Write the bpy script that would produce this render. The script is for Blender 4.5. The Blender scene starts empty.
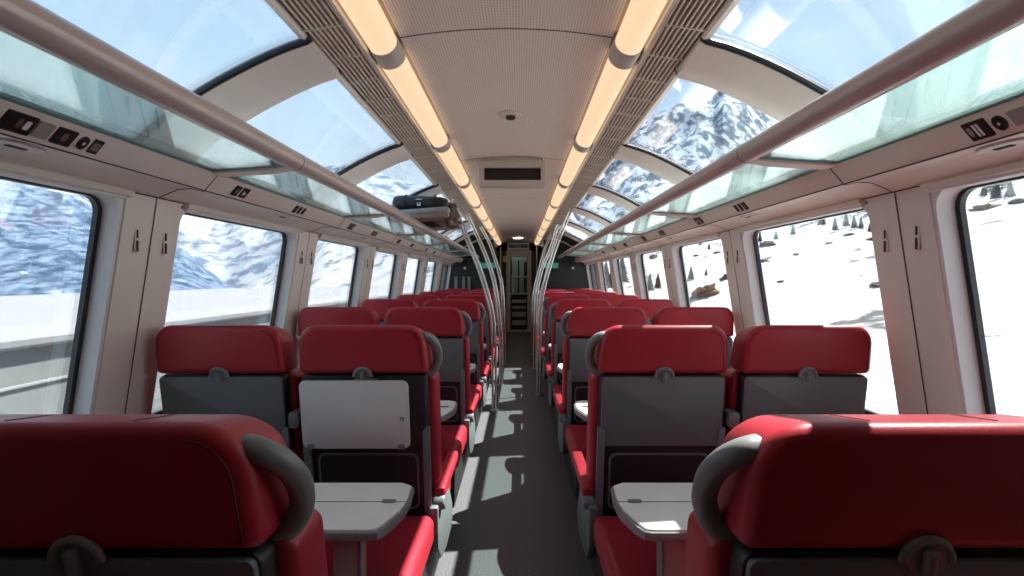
import bpy, bmesh, math, random
from mathutils import Vector, Matrix, noise
R = math.radians
random.seed(7)
scene = bpy.context.scene
COL = scene.collection
CAMZ = 1.38

# ------------------------------------------------------------------ materials
def new_mat(name):
    m = bpy.data.materials.new(name); m.use_nodes = True
    nt = m.node_tree
    for n in list(nt.nodes): nt.nodes.remove(n)
    out = nt.nodes.new('ShaderNodeOutputMaterial')
    return m, nt, out

def principled(name, col, rough=0.5, metal=0.0, spec=0.5, var=0.0, vscale=6.0, bump=0.0, bscale=200.0, coat=0.0, emit=None):
    m, nt, out = new_mat(name)
    p = nt.nodes.new('ShaderNodeBsdfPrincipled')
    p.inputs['Base Color'].default_value = (*col, 1)
    p.inputs['Roughness'].default_value = rough
    p.inputs['Metallic'].default_value = metal
    p.inputs['Specular IOR Level'].default_value = spec
    p.inputs['Coat Weight'].default_value = coat
    tc = nt.nodes.new('ShaderNodeTexCoord')
    if var > 0:
        n = nt.nodes.new('ShaderNodeTexNoise'); n.inputs['Scale'].default_value = vscale; n.inputs['Detail'].default_value = 3
        nt.links.new(tc.outputs['Object'], n.inputs['Vector'])
        cr = nt.nodes.new('ShaderNodeValToRGB')
        cr.color_ramp.elements[0].position = .3; cr.color_ramp.elements[1].position = .7
        cr.color_ramp.elements[0].color = (*[c * (1 - var) for c in col], 1)
        cr.color_ramp.elements[1].color = (*[min(1, c * (1 + var)) for c in col], 1)
        nt.links.new(n.outputs['Fac'], cr.inputs['Fac']); nt.links.new(cr.outputs['Color'], p.inputs['Base Color'])
    if bump > 0:
        n2 = nt.nodes.new('ShaderNodeTexNoise'); n2.inputs['Scale'].default_value = bscale
        nt.links.new(tc.outputs['Object'], n2.inputs['Vector'])
        b = nt.nodes.new('ShaderNodeBump'); b.inputs['Strength'].default_value = bump; b.inputs['Distance'].default_value = .002
        nt.links.new(n2.outputs['Fac'], b.inputs['Height']); nt.links.new(b.outputs['Normal'], p.inputs['Normal'])
    if emit:
        p.inputs['Emission Color'].default_value = (*emit[0], 1); p.inputs['Emission Strength'].default_value = emit[1]
    nt.links.new(p.outputs['BSDF'], out.inputs['Surface'])
    return m

def glass_mat(name, tint, refl=1.0, rough=0.02, diffuse=0.0, dcol=(.7, .9, .85), max_refl=.6):
    """thin pane: tinted transparency with a fresnel reflection"""
    m, nt, out = new_mat(name)
    tr = nt.nodes.new('ShaderNodeBsdfTransparent'); tr.inputs['Color'].default_value = (*tint, 1)
    gl = nt.nodes.new('ShaderNodeBsdfGlossy'); gl.inputs['Roughness'].default_value = rough; gl.inputs['Color'].default_value = (.9, .95, .95, 1)
    fr = nt.nodes.new('ShaderNodeFresnel'); fr.inputs['IOR'].default_value = 1.45
    mu = nt.nodes.new('ShaderNodeMath'); mu.operation = 'MULTIPLY'; mu.inputs[1].default_value = refl
    mi = nt.nodes.new('ShaderNodeMath'); mi.operation = 'MINIMUM'; mi.inputs[1].default_value = max_refl
    nt.links.new(fr.outputs[0], mu.inputs[0]); nt.links.new(mu.outputs[0], mi.inputs[0])
    mix = nt.nodes.new('ShaderNodeMixShader')
    nt.links.new(mi.outputs[0], mix.inputs['Fac'])
    if diffuse > 0:
        df = nt.nodes.new('ShaderNodeBsdfTranslucent'); df.inputs['Color'].default_value = (*dcol, 1)
        m2 = nt.nodes.new('ShaderNodeMixShader'); m2.inputs['Fac'].default_value = diffuse
        nt.links.new(tr.outputs[0], m2.inputs[1]); nt.links.new(df.outputs[0], m2.inputs[2])
        nt.links.new(m2.outputs[0], mix.inputs[1])
    else:
        nt.links.new(tr.outputs[0], mix.inputs[1])
    nt.links.new(gl.outputs[0], mix.inputs[2])
    nt.links.new(mix.outputs[0], out.inputs['Surface'])
    return m

M = {}
M['leather'] = principled('red_leather', (.36, .019, .033), .42, spec=.45, var=.10, vscale=5, bump=.12, bscale=260)
M['seam'] = principled('seam_thread', (.09, .004, .008), .6)
M['shell'] = principled('grey_shell', (.135, .160, .170), .42, spec=.5, var=.08, vscale=3, bump=.05, bscale=500)
M['dark_shell'] = principled('dark_shell', (.017, .019, .021), .5, bump=.05, bscale=400)
M['handle'] = principled('handle_plastic', (.185, .20, .20), .38)
M['midgrey'] = principled('mid_grey_plastic', (.20, .215, .215), .4)
M['sideshell'] = principled('side_shell_grey', (.13, .16, .16), .45)
M['tray_white'] = principled('pale_tray', (.66, .68, .67), .4, var=.03)
M['table_top'] = principled('table_laminate', (.88, .84, .74), .38, var=.04, vscale=9)
M['table_edge'] = principled('table_edge', (.22, .22, .22), .45)
M['leg'] = principled('table_leg_metal', (.42, .33, .32), .4, metal=.0)
M['panel'] = principled('wall_panel', (.74, .685, .62), .55, var=.03, vscale=2)
M['reveal'] = principled('window_reveal', (.68, .69, .69), .5)
M['trimlight'] = principled('ceiling_trim', (.72, .69, .63), .45, var=.03)
M['rib'] = principled('roof_rib', (.78, .76, .71), .5, var=.03)
M['rail'] = principled('rail_paint', (.50, .435, .41), .30, metal=.15, spec=.6)
M['gasket'] = principled('rubber_gasket', (.008, .014, .022), .4)
M['groove'] = principled('dark_joint', (.03, .028, .026), .7)
M['slat'] = principled('slat_paint', (.66, .63, .56), .5)
M['black'] = principled('black_plate', (.010, .010, .011), .3)
M['icon'] = principled('white_icon', (.75, .75, .75), .5)
M['icon_brown'] = principled('brown_icon', (.16, .10, .07), .5)
M['greyplate'] = principled('grey_plate', (.30, .29, .27), .5)
M['chrome'] = principled('brushed_steel', (.62, .62, .60), .28, metal=.9)
M['partition'] = principled('partition_dark', (.020, .026, .031), .5, var=.1)
M['brown'] = principled('brown_panel', (.055, .028, .018), .5, var=.15)
M['maroon'] = principled('maroon_panel', (.10, .012, .018), .5)
M['green'] = principled('green_sign', (.03, .32, .22), .4, emit=((.03, .35, .24), .25))
M['screen'] = principled('display_screen', (.008, .009, .010), .25)
M['screenframe'] = principled('display_frame', (.50, .48, .45), .5)
M['lamp'] = principled('lamp_diffuser', (.25, .2, .15), .5, emit=((.55, .385, .24), 1.0))
M['lampcap'] = principled('lamp_cap', (.50, .46, .42), .5)
M['cove'] = principled('lamp_cove', (.42, .30, .21), .45)
M['glass'] = glass_mat('window_glass', (.985, .992, .992), refl=.5)
M['roofglass'] = glass_mat('roof_glass', (.975, .985, .99), refl=.5)
M['shelfglass'] = glass_mat('shelf_glass', (.83, .915, .895), refl=1.3, rough=.06, diffuse=.14, dcol=(.50, .68, .64))
M['glassedge'] = principled('shelf_glass_edge', (.06, .19, .18), .3)
M['bag'] = principled('black_bag_cloth', (.010, .014, .018), .55, bump=.3, bscale=120)
M['case'] = principled('grey_case', (.28, .29, .28), .5)
M['caseunder'] = principled('brown_case_bottom', (.24, .17, .155), .5, var=.2, vscale=20)
M['net'] = principled('black_net', (.015, .014, .014), .8)
M['jacket'] = principled('mottled_jacket', (.10, .075, .055), .9, var=.75, vscale=28, bump=.5, bscale=60)

def floor_mat():
    m, nt, out = new_mat('speckled_floor')
    p = nt.nodes.new('ShaderNodeBsdfPrincipled'); p.inputs['Roughness'].default_value = .55
    tc = nt.nodes.new('ShaderNodeTexCoord')
    v = nt.nodes.new('ShaderNodeTexNoise'); v.inputs['Scale'].default_value = 170; v.inputs['Detail'].default_value = 2
    nt.links.new(tc.outputs['Object'], v.inputs['Vector'])
    cr = nt.nodes.new('ShaderNodeValToRGB')
    cr.color_ramp.elements[0].position = .35; cr.color_ramp.elements[0].color = (.027, .030, .034, 1)
    cr.color_ramp.elements[1].position = .72; cr.color_ramp.elements[1].color = (.20, .205, .215, 1)
    nt.links.new(v.outputs['Fac'], cr.inputs['Fac']); nt.links.new(cr.outputs['Color'], p.inputs['Base Color'])
    nt.links.new(p.outputs[0], out.inputs[0]); return m
M['floor'] = floor_mat()

def ceiling_mat():
    m, nt, out = new_mat('perforated_ceiling')
    L = nt.links.new
    p = nt.nodes.new('ShaderNodeBsdfPrincipled'); p.inputs['Roughness'].default_value = .5
    tc = nt.nodes.new('ShaderNodeTexCoord'); sp = nt.nodes.new('ShaderNodeSeparateXYZ')
    L(tc.outputs['Object'], sp.inputs[0])
    def math_(op, a, b=None):
        n = nt.nodes.new('ShaderNodeMath'); n.operation = op
        for i, x in enumerate((a, b)):
            if x is None: continue
            if isinstance(x, (int, float)): n.inputs[i].default_value = x
            else: L(x, n.inputs[i])
        return n.outputs[0]
    per = .011
    fx = math_('SUBTRACT', math_('FRACT', math_('MULTIPLY', sp.outputs['X'], 1 / per)), .5)
    fy = math_('SUBTRACT', math_('FRACT', math_('MULTIPLY', sp.outputs['Y'], 1 / per)), .5)
    r2 = math_('ADD', math_('MULTIPLY', fx, fx), math_('MULTIPLY', fy, fy))
    hole = math_('LESS_THAN', r2, .05)
    # panel joints across the ceiling every 2.09 m
    yy = math_('FRACT', math_('MULTIPLY', math_('ADD', sp.outputs['Y'], 20.9 - 2.01), 1 / 2.09))
    joint = math_('LESS_THAN', yy, .0045)
    m1 = nt.nodes.new('ShaderNodeMix'); m1.data_type = 'RGBA'
    m1.inputs[6].default_value = (.86, .83, .78, 1); m1.inputs[7].default_value = (.46, .40, .37, 1)
    L(hole, m1.inputs[0])
    m2 = nt.nodes.new('ShaderNodeMix'); m2.data_type = 'RGBA'; m2.inputs[7].default_value = (.05, .045, .04, 1)
    L(joint, m2.inputs[0]); L(m1.outputs[2], m2.inputs[6])
    L(m2.outputs[2], p.inputs['Base Color']); L(p.outputs[0], out.inputs[0]); return m
M['ceiling'] = ceiling_mat()

def terrain_mat(name, snow, rock, scale=1.0, lo=.42, hi=.55, slope=.0, detail=8, stretch=(1, 1, 1), speck=None, rough=.9):
    m, nt, out = new_mat(name); L = nt.links.new
    p = nt.nodes.new('ShaderNodeBsdfPrincipled'); p.inputs['Roughness'].default_value = rough; p.inputs['Specular IOR Level'].default_value = .1
    tc = nt.nodes.new('ShaderNodeTexCoord'); mp = nt.nodes.new('ShaderNodeMapping'); mp.inputs['Scale'].default_value = stretch
    L(tc.outputs['Object'], mp.inputs[0])
    n = nt.nodes.new('ShaderNodeTexNoise'); n.inputs['Scale'].default_value = scale; n.inputs['Detail'].default_value = detail; n.inputs['Roughness'].default_value = .68
    L(mp.outputs[0], n.inputs['Vector'])
    fac = n.outputs['Fac']
    if slope:
        g = nt.nodes.new('ShaderNodeNewGeometry'); s = nt.nodes.new('ShaderNodeSeparateXYZ'); L(g.outputs['Normal'], s.inputs[0])
        a = nt.nodes.new('ShaderNodeMath'); a.operation = 'MULTIPLY_ADD'; a.inputs[1].default_value = slope; L(s.outputs['Z'], a.inputs[0]); L(fac, a.inputs[2])
        b = nt.nodes.new('ShaderNodeMath'); b.operation = 'SUBTRACT'; b.inputs[1].default_value = slope * .75; L(a.outputs[0], b.inputs[0]); fac = b.outputs[0]
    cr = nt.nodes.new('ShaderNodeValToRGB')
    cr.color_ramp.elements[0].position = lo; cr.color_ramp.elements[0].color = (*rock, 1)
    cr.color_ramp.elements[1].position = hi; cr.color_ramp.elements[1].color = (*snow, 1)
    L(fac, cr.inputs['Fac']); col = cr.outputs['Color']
    L(col, p.inputs['Base Color']); L(p.outputs[0], out.inputs[0]); return m
M['snow'] = terrain_mat('snow_field', (.27, .28, .295), (.25, .265, .28), .05, .3, .6)
M['hillsnow'] = terrain_mat('snowy_hillside', (.47, .475, .48), (.10, .095, .09), .20, .375, .41, detail=9)
M['peak'] = terrain_mat(stretch=(.8, .45, .7), name='rocky_peak', snow=(.44, .475, .53), rock=(.07, .095, .13), scale=.11, lo=.46, hi=.53, slope=.14, detail=14)
M['forest'] = terrain_mat(stretch=(.55, .40, .75), name='forest_slope_painted_shade', snow=(.17, .235, .32), rock=(.03, .058, .105), scale=.24, lo=.43, hi=.60, detail=14)  # dark blue albedo carries the shade of the slope
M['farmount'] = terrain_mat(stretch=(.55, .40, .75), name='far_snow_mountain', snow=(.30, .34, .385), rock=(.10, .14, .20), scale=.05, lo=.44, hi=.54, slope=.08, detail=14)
M['brightslope'] = terrain_mat(stretch=(.55, .40, .75), name='slope_painted_sunlit', snow=(.40, .42, .44), rock=(.09, .115, .15), scale=.22, lo=.40, hi=.48, detail=14)  # paler snow and rock colours carry the sunlit look of this slope
M['concrete'] = principled('grey_concrete', (.15, .165, .165), .9, var=.12, vscale=.6)
M['concrete_light'] = principled('pale_concrete', (.24, .255, .255), .9, var=.08, vscale=.6)
M['darkrock'] = principled('dark_rock', (.10, .095, .09), .9, var=.5, vscale=1.5, bump=.4, bscale=8)
M['rock'] = principled('brown_rock', (.16, .135, .085), .9, var=.6, vscale=1.2, bump=.4, bscale=8)
M['conifer'] = principled('conifer_green', (.035, .05, .045), .9, var=.3, vscale=2)
M['trunk'] = principled('tree_trunk', (.05, .035, .025), .9)

# ------------------------------------------------------------------ mesh helpers
class MB:
    def __init__(self): self.bm = bmesh.new()
    def quad(self, pts):
        return self.bm.faces.new([self.bm.verts.new(p) for p in pts])
    def box(self, c, s, bev=0, seg=2, rot=None):
        r = bmesh.ops.create_cube(self.bm, size=1)
        vs = r['verts']
        for v in vs: v.co = Vector((v.co.x * s[0], v.co.y * s[1], v.co.z * s[2]))
        if bev > 0:
            es = list({e for v in vs for e in v.link_edges})
            rb = bmesh.ops.bevel(self.bm, geom=es, offset=bev, segments=seg, profile=.5, affect='EDGES')
            vs = list({v for f in rb['faces'] for v in f.verts} | {v for v in vs if v.is_valid})
        mt = Matrix.Translation(c)
        if rot is not None: mt = mt @ rot
        for v in vs: v.co = mt @ v.co
        return vs
    def prism(self, outline, a0, a1, bev=0, seg=3, fn=None, axis='y'):
        """outline in 2D, extruded from a0 to a1 along axis, cap rims bevelled, then mapped with fn"""
        bm = self.bm
        def P(u, v, a):
            return {'y': (u, a, v), 'x': (a, u, v), 'z': (u, v, a)}[axis]
        n = len(outline)
        A = [bm.verts.new(P(u, v, a0)) for u, v in outline]
        B = [bm.verts.new(P(u, v, a1)) for u, v in outline]
        f0 = bm.faces.new(A); f1 = bm.faces.new(B[::-1])
        fs = [f0, f1]
        for i in range(n):
            fs.append(bm.faces.new((A[(i + 1) % n], A[i], B[i], B[(i + 1) % n])))
        vs = set(A) | set(B)
        if bev > 0:
            es = list(set(f0.edges) | set(f1.edges))
            rb = bmesh.ops.bevel(bm, geom=es, offset=bev, segments=seg, profile=.5, affect='EDGES', clamp_overlap=True)
            vs = {v for v in vs if v.is_valid} | {v for f in rb['faces'] for v in f.verts}
        if fn:
            for v in vs: v.co = Vector(fn(v.co))
        return list(vs)
    def pillow(self, x0, z0, x1, z1, r, y0, y1, b0, b1=None, fn=None, n=6, seg=6):
        """padded slab: rounded rectangle in xz, rims rounded by b0 (rear) and b1 (front)"""
        b1 = b0 if b1 is None else b1
        rs = r if isinstance(r, (tuple, list)) else (r,) * 4
        secs = [(y0 + b0 * (1 - math.cos(R(90 * k / seg))), b0 * (1 - math.sin(R(90 * k / seg)))) for k in range(seg + 1)]
        secs += [(y1 - b1 * (1 - math.cos(R(90 * k / seg))), b1 * (1 - math.sin(R(90 * k / seg)))) for k in range(seg, -1, -1)]
        bm = self.bm; rings = []
        for y, d in secs:
            o = rr(x0 + d, z0 + d, x1 - d, z1 - d, [max(q - d, .004) for q in rs], n)
            rings.append([bm.verts.new(fn(Vector((u, y, v))) if fn else (u, y, v)) for u, v in o])
        m = len(rings[0])
        for a, d in zip(rings, rings[1:]):
            for k in range(m): bm.faces.new((a[k], a[(k + 1) % m], d[(k + 1) % m], d[k]))
        bm.faces.new(rings[0]); bm.faces.new(rings[-1][::-1])
    def ring(self, outer, inner, a0, a1, fn):
        """solid frame between two outlines of the same count; fn(u,v,a)->point"""
        bm = self.bm; n = len(outer)
        L = [[bm.verts.new(fn(u, v, a)) for u, v in o] for o, a in ((outer, a0), (outer, a1), (inner, a1), (inner, a0))]
        for k in range(4):
            p, q = L[k], L[(k + 1) % 4]
            for i in range(n):
                j = (i + 1) % n
                bm.faces.new((p[i], p[j], q[j], q[i]))
    def tube(self, pts, r, n=10, closed=False, cap=True, rfn=None):
        bm = self.bm; pts = [Vector(p) for p in pts]; N = len(pts); rings = []
        up = None
        for i, p in enumerate(pts):
            if closed: t = (pts[(i + 1) % N] - pts[i - 1]).normalized()
            elif i == 0: t = (pts[1] - p).normalized()
            elif i == N - 1: t = (p - pts[i - 1]).normalized()
            else: t = (pts[i + 1] - pts[i - 1]).normalized()
            if up is None:
                up = Vector((0, 0, 1)) if abs(t.z) < .9 else Vector((1, 0, 0))
            up = (up - t * up.dot(t)).normalized(); s = t.cross(up)
            rr = rfn(i / (N - 1)) * r if rfn else r
            rings.append([bm.verts.new(p + (up * math.cos(2 * math.pi * k / n) + s * math.sin(2 * math.pi * k / n)) * rr) for k in range(n)])
        for i in range(N if closed else N - 1):
            a, b = rings[i], rings[(i + 1) % N]
            for k in range(n): bm.faces.new((a[k], a[(k + 1) % n], b[(k + 1) % n], b[k]))
        if not closed and cap:
            bm.faces.new(rings[0][::-1]); bm.faces.new(rings[-1])
    def cyl(self, c, r, h, axis='z', n=24, bev=0):
        o = [(r * math.cos(2 * math.pi * k / n), r * math.sin(2 * math.pi * k / n)) for k in range(n)]
        c = Vector(c)
        return self.prism(o, -h / 2, h / 2, bev, 2, lambda p: p + c, axis)
    def build(self, name, mat, parent=None, smooth=True, angle=38):
        bm = self.bm
        bmesh.ops.recalc_face_normals(bm, faces=bm.faces[:])
        me = bpy.data.meshes.new(name)
        lim = R(angle)
        for f in bm.faces: f.smooth = smooth
        for e in bm.edges:
            if len(e.link_faces) == 2 and e.calc_face_angle(0) > lim: e.smooth = False
        bm.to_mesh(me); bm.free()
        me.materials.append(M[mat] if isinstance(mat, str) else mat)
        o = bpy.data.objects.new(name, me); COL.objects.link(o)
        if parent is not None: o.parent = parent
        return o

def rr(u0, v0, u1, v1, r, n=5):
    """rounded rectangle outline; r scalar or 4 radii (u0v0, u1v0, u1v1, u0v1)"""
    rs = r if isinstance(r, (tuple, list)) else (r,) * 4
    pts = []
    for (cu, cv, su, sv, a0), q in zip(((u0, v0, 1, 1, 180), (u1, v0, -1, 1, 270), (u1, v1, -1, -1, 0), (u0, v1, 1, -1, 90)), rs):
        q = max(q, 1e-4)
        for k in range(n + 1):
            a = R(a0 + 90 * k / n)
            pts.append((cu + su * q + q * math.cos(a), cv + sv * q + q * math.sin(a)))
    return pts

def empty(name, loc=(0, 0, 0)):
    o = bpy.data.objects.new(name, None); o.empty_display_size = .1; o.location = loc; COL.objects.link(o); return o
def tag(o, label, cat, group=None, kind=None):
    if label: o['label'] = label
    if cat: o['category'] = cat
    if group: o['group'] = group
    if kind: o['kind'] = kind
    return o
def struct(o, label, cat):
    o['kind'] = 'structure'; o['label'] = label; o['category'] = cat; return o
def smooth3(pts, n=4):
    out = []
    for i in range(len(pts) - 1):
        p0 = pts[max(i - 1, 0)]; p1 = pts[i]; p2 = pts[i + 1]; p3 = pts[min(i + 2, len(pts) - 1)]
        for k in range(n):
            f = k / n
            out.append(tuple(.5 * (2 * p1[j] + (p2[j] - p0[j]) * f + (2 * p0[j] - 5 * p1[j] + 4 * p2[j] - p3[j]) * f * f + (3 * p1[j] - p0[j] - 3 * p2[j] + p3[j]) * f ** 3) for j in range(3)))
    return out + [pts[-1]]
def kids(o): return [c for c in bpy.data.objects if c.parent == o]
def copy_tree(o, parent=None):
    c = o.copy(); COL.objects.link(c); c.parent = parent
    for ch in CH.get(o.name, kids(o)): copy_tree(ch, c)
    return c
CH = {}
ORD = ['nearest', 'second', 'third', 'fourth', 'fifth', 'sixth', 'seventh', 'eighth', 'ninth', 'tenth', 'eleventh', 'twelfth']
def nth(i): return ORD[i]
SIDE = {-1: 'left', 1: 'right'}

Y0, Y1, YE = -1.15, 10.4, 13.6
# window pillar centres on either side (m ahead of the viewer)
PIL = {-1: [1.94 + 1.41 * k for k in range(-3, 7)], 1: [1.81 + 1.43 * k for k in range(-3, 7)]}
def Z(c): return c + CAMZ
def Xw(z): return 1.33 + max(0, (1.68 - max(z, .7))) * .15

# ------------------------------------------------------------------ floor, walls
b = MB(); b.box((0, (Y0 + YE + 1.3) / 2, -.05), (3.3, YE + 1.3 - Y0, .1)); struct(b.build('floor', 'floor'), 'dark grey speckled floor of the rail coach', 'floor')

for s in (-1, 1):
    b = MB()
    # lower wall
    zs = .78
    def P(y, z, w): return (s * (Xw(z) + w), y, z)
    prof = [(Xw(0), 0), (Xw(.7), .7), (Xw(zs), zs), (Xw(zs) + .1, zs), (1.60, 0)]
    b.prism([(s * u, v) for u, v in prof], Y0, Y1)
    prof = [(Xw(1.675), 1.675), (Xw(1.69), 1.69), (1.46, 1.69), (Xw(1.675) + .1, 1.675)]
    b.prism([(s * u, v) for u, v in prof], Y0, Y1)
    seams = MB()
    for i, c in enumerate(PIL[s]):
        if c > Y1 - .2 or c < .2: continue
        y0, y1 = (c - .145 if c > .7 else Y0), c + .145
        nz = 6; zz = [zs - .01 + (1.685 - zs + .01) * k / nz for k in range(nz + 1)]
        vs = [[b.bm.verts.new(P(y, z, w)) for (y, w) in ((y0, 0), (y1, 0), (y1, .1), (y0, .1))] for z in zz]
        for a, d in zip(vs, vs[1:]):
            for k in range(4): b.bm.faces.new((a[k], a[(k + 1) % 4], d[(k + 1) % 4], d[k]))
        # joint down the middle of the pillar
        for k in range(nz):
            za, zb = zz[k], zz[k + 1]
            for yy in (c,):
                q = [P(yy - .003, za, -.0015), P(yy + .003, za, -.0015), P(yy + .003, zb, -.0015), P(yy - .003, zb, -.0015)]
                seams.quad(q)
    w = b.build('wall_' + SIDE[s], 'panel'); struct(w, 'beige side wall with window pillars on the %s' % SIDE[s], 'wall')
    sm = seams.build('pillar_joint', 'groove', w, smooth=False); sm['kind'] = 'structure'
    # windows
    ps = [c for c in PIL[s] if .2 < c < Y1 - .2]
    wn = 0
    for i in range(len(ps)):
        y0 = ps[i] + .13; y1 = (ps[i + 1] - .13) if i + 1 < len(ps) else Y1 - .02
        if y1 - y0 < .3: continue
        wn += 1
        e = empty('window_%d' % (wn if s < 0 else wn + 20), (0, 0, 0))
        near = sum(1 for q in ps[:i] if q > .2)
        struct(e, '%s side window, %s' % (SIDE[s], 'beside the viewer' if ps[i] < .7 else 'between pillars %s from the viewer' % nth(min(near, 8))), 'window')
        fr = MB(); o = rr(y0 + .005, zs - .03, y1 - .005, 1.685, .07); n = rr(y0 + .028, zs + .0, y1 - .028, 1.662, .06)
        fr.ring(o, n, .006, .085, P); fr.build('window_frame', 'reveal', e)
        g = MB(); o = rr(y0 + .024, zs - .01, y1 - .024, 1.672, .065); n = rr(y0 + .046, zs + .03, y1 - .046, 1.656, .055)
        g.ring(o, n, .066, .084, P); g.build('gasket', 'gasket', e)
        gl = MB(); o = rr(y0 + .03, zs + .01, y1 - .03, 1.655, .05)
        gl.prism([(u, v) for u, v in o], 0, .008, fn=lambda p: (s * (Xw(p.z) + .078 + abs(p.x)), p.y, p.z), axis='x')
        gl.build('pane', 'glass', e, smooth=False)
        # roller blind casing under the header
        bl = MB()
        bl.prism([(u, v) for u, v in ((s * 1.318, 1.692), (s * 1.308, 1.680), (s * 1.314, 1.665), (s * 1.335, 1.660), (s * 1.345, 1.692))], y0 + .03, y1 - .01)
        bl.build('blind_casing', 'slat', e)
        bl = MB(); bl.tube([(s * 1.330, y0 + .04, 1.660), (s * 1.330, y1 - .02, 1.660)], .006); bl.build('blind_rod', 'reveal', e)
    # unseen wall behind viewer kept windowless to darken the nearest seats
# coat hooks on pillars
def hook_slot(s, y, label):
    z = Z(.14) 
    x = s * (Xw(z) - .001)
    e = empty('coat_hook', (x, y, z))
    a = MB(); a.prism(rr(-.009, -.046, .009, .046, .008), 0, .004, axis='x', fn=lambda p: (-s * p.x, p.y, p.z)); a.build('backplate', 'slat', e)
    a = MB(); a.box((-s * .006, 0, -.022), (.006, .007, .04), .002); a.box((-s * .006, 0, .022), (.006, .004, .03), .001); a.build('hook', 'groove', e)
    tag(e, label, 'coat hook')
for s in (-1, 1):
    vis = [c for c in PIL[s] if 1.5 < c < 8]
    for i, c in enumerate(vis):
        for dy, w in ((-.075, 'near'), (.075, 'far')):
            hook_slot(s, c + dy, 'small slim coat hook on the %s half of the %s %s window pillar' % (w, nth(i), SIDE[s]))

# fascia below the glass shelves (long moulding)
for s in (-1, 1):
    b = MB()
    prof = [(1.10, .402), (1.104, .386), (1.150, .333), (1.158, .328), (1.20, .338), (1.25, .335), (1.29, .318), (1.325, .302), (1.46, .302), (1.50, .44), (1.36, .44), (1.30, .42)]
    b.prism([(s * u, Z(v)) for u, v in prof], Y0, Y1)
    t = b.build('trim_%d' % (1 if s < 0 else 2), 'panel', angle=30); struct(t, 'long beige moulding above the %s windows' % SIDE[s], 'trim')
    b = MB()
    for (u, v) in ((1.1015, .394), (1.152, .330), (1.322, .302)):
        b.tube([(s * u, Y0, Z(v)), (s * u, Y1, Z(v))], .0022, 5)
    for c in PIL[s]:
        if 1 < c < Y1 - .3:
            b.tube([(s * u, c + .0, Z(v) - .0005) for u, v in prof[1:8]], .002, 5)
    b.build('moulding_joint', 'groove', t)
    # outer shell between moulding and roof glass foot, and outside wall
    # roof glass
ROOF = [(.700, .835), (.80, .80), (.92, .745), (1.04, .68), (1.15, .61), (1.25, .53), (1.34, .445)]
ROOFS = {-1: ROOF, 1: [(.655, .835), (.775, .80), (.905, .745), (1.03, .68), (1.15, .61), (1.25, .53), (1.34, .445)]}
def roof_pt(t, off=0):
    """t 0..1 along the roof curve, off outward"""
    if t < 0:
        x, z = ROOF[0]; return x + t * .25, z + .022 - t * .8
    t = min(1, t); f = t * (len(ROOF) - 1); i = min(int(f), len(ROOF) - 2); f -= i
    p0 = ROOF[max(i - 1, 0)]; p1 = ROOF[i]; p2 = ROOF[i + 1]; p3 = ROOF[min(i + 2, len(ROOF) - 1)]
    def cr(a, b_, c, d): return .5 * (2 * b_ + (c - a) * f + (2 * a - 5 * b_ + 4 * c - d) * f * f + (3 * b_ - a - 3 * c + d) * f ** 3)
    x, z = cr(p0[0], p1[0], p2[0], p3[0]), cr(p0[1], p1[1], p2[1], p3[1])
    dx, dz = p2[0] - p1[0], p2[1] - p1[1]; l = math.hypot(dx, dz); nx, nz = -dz / l, dx / l
    return x + nx * off, z + nz * off
RIBS = [1.94 + 1.395 * k for k in range(-3, 7)]
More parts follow.
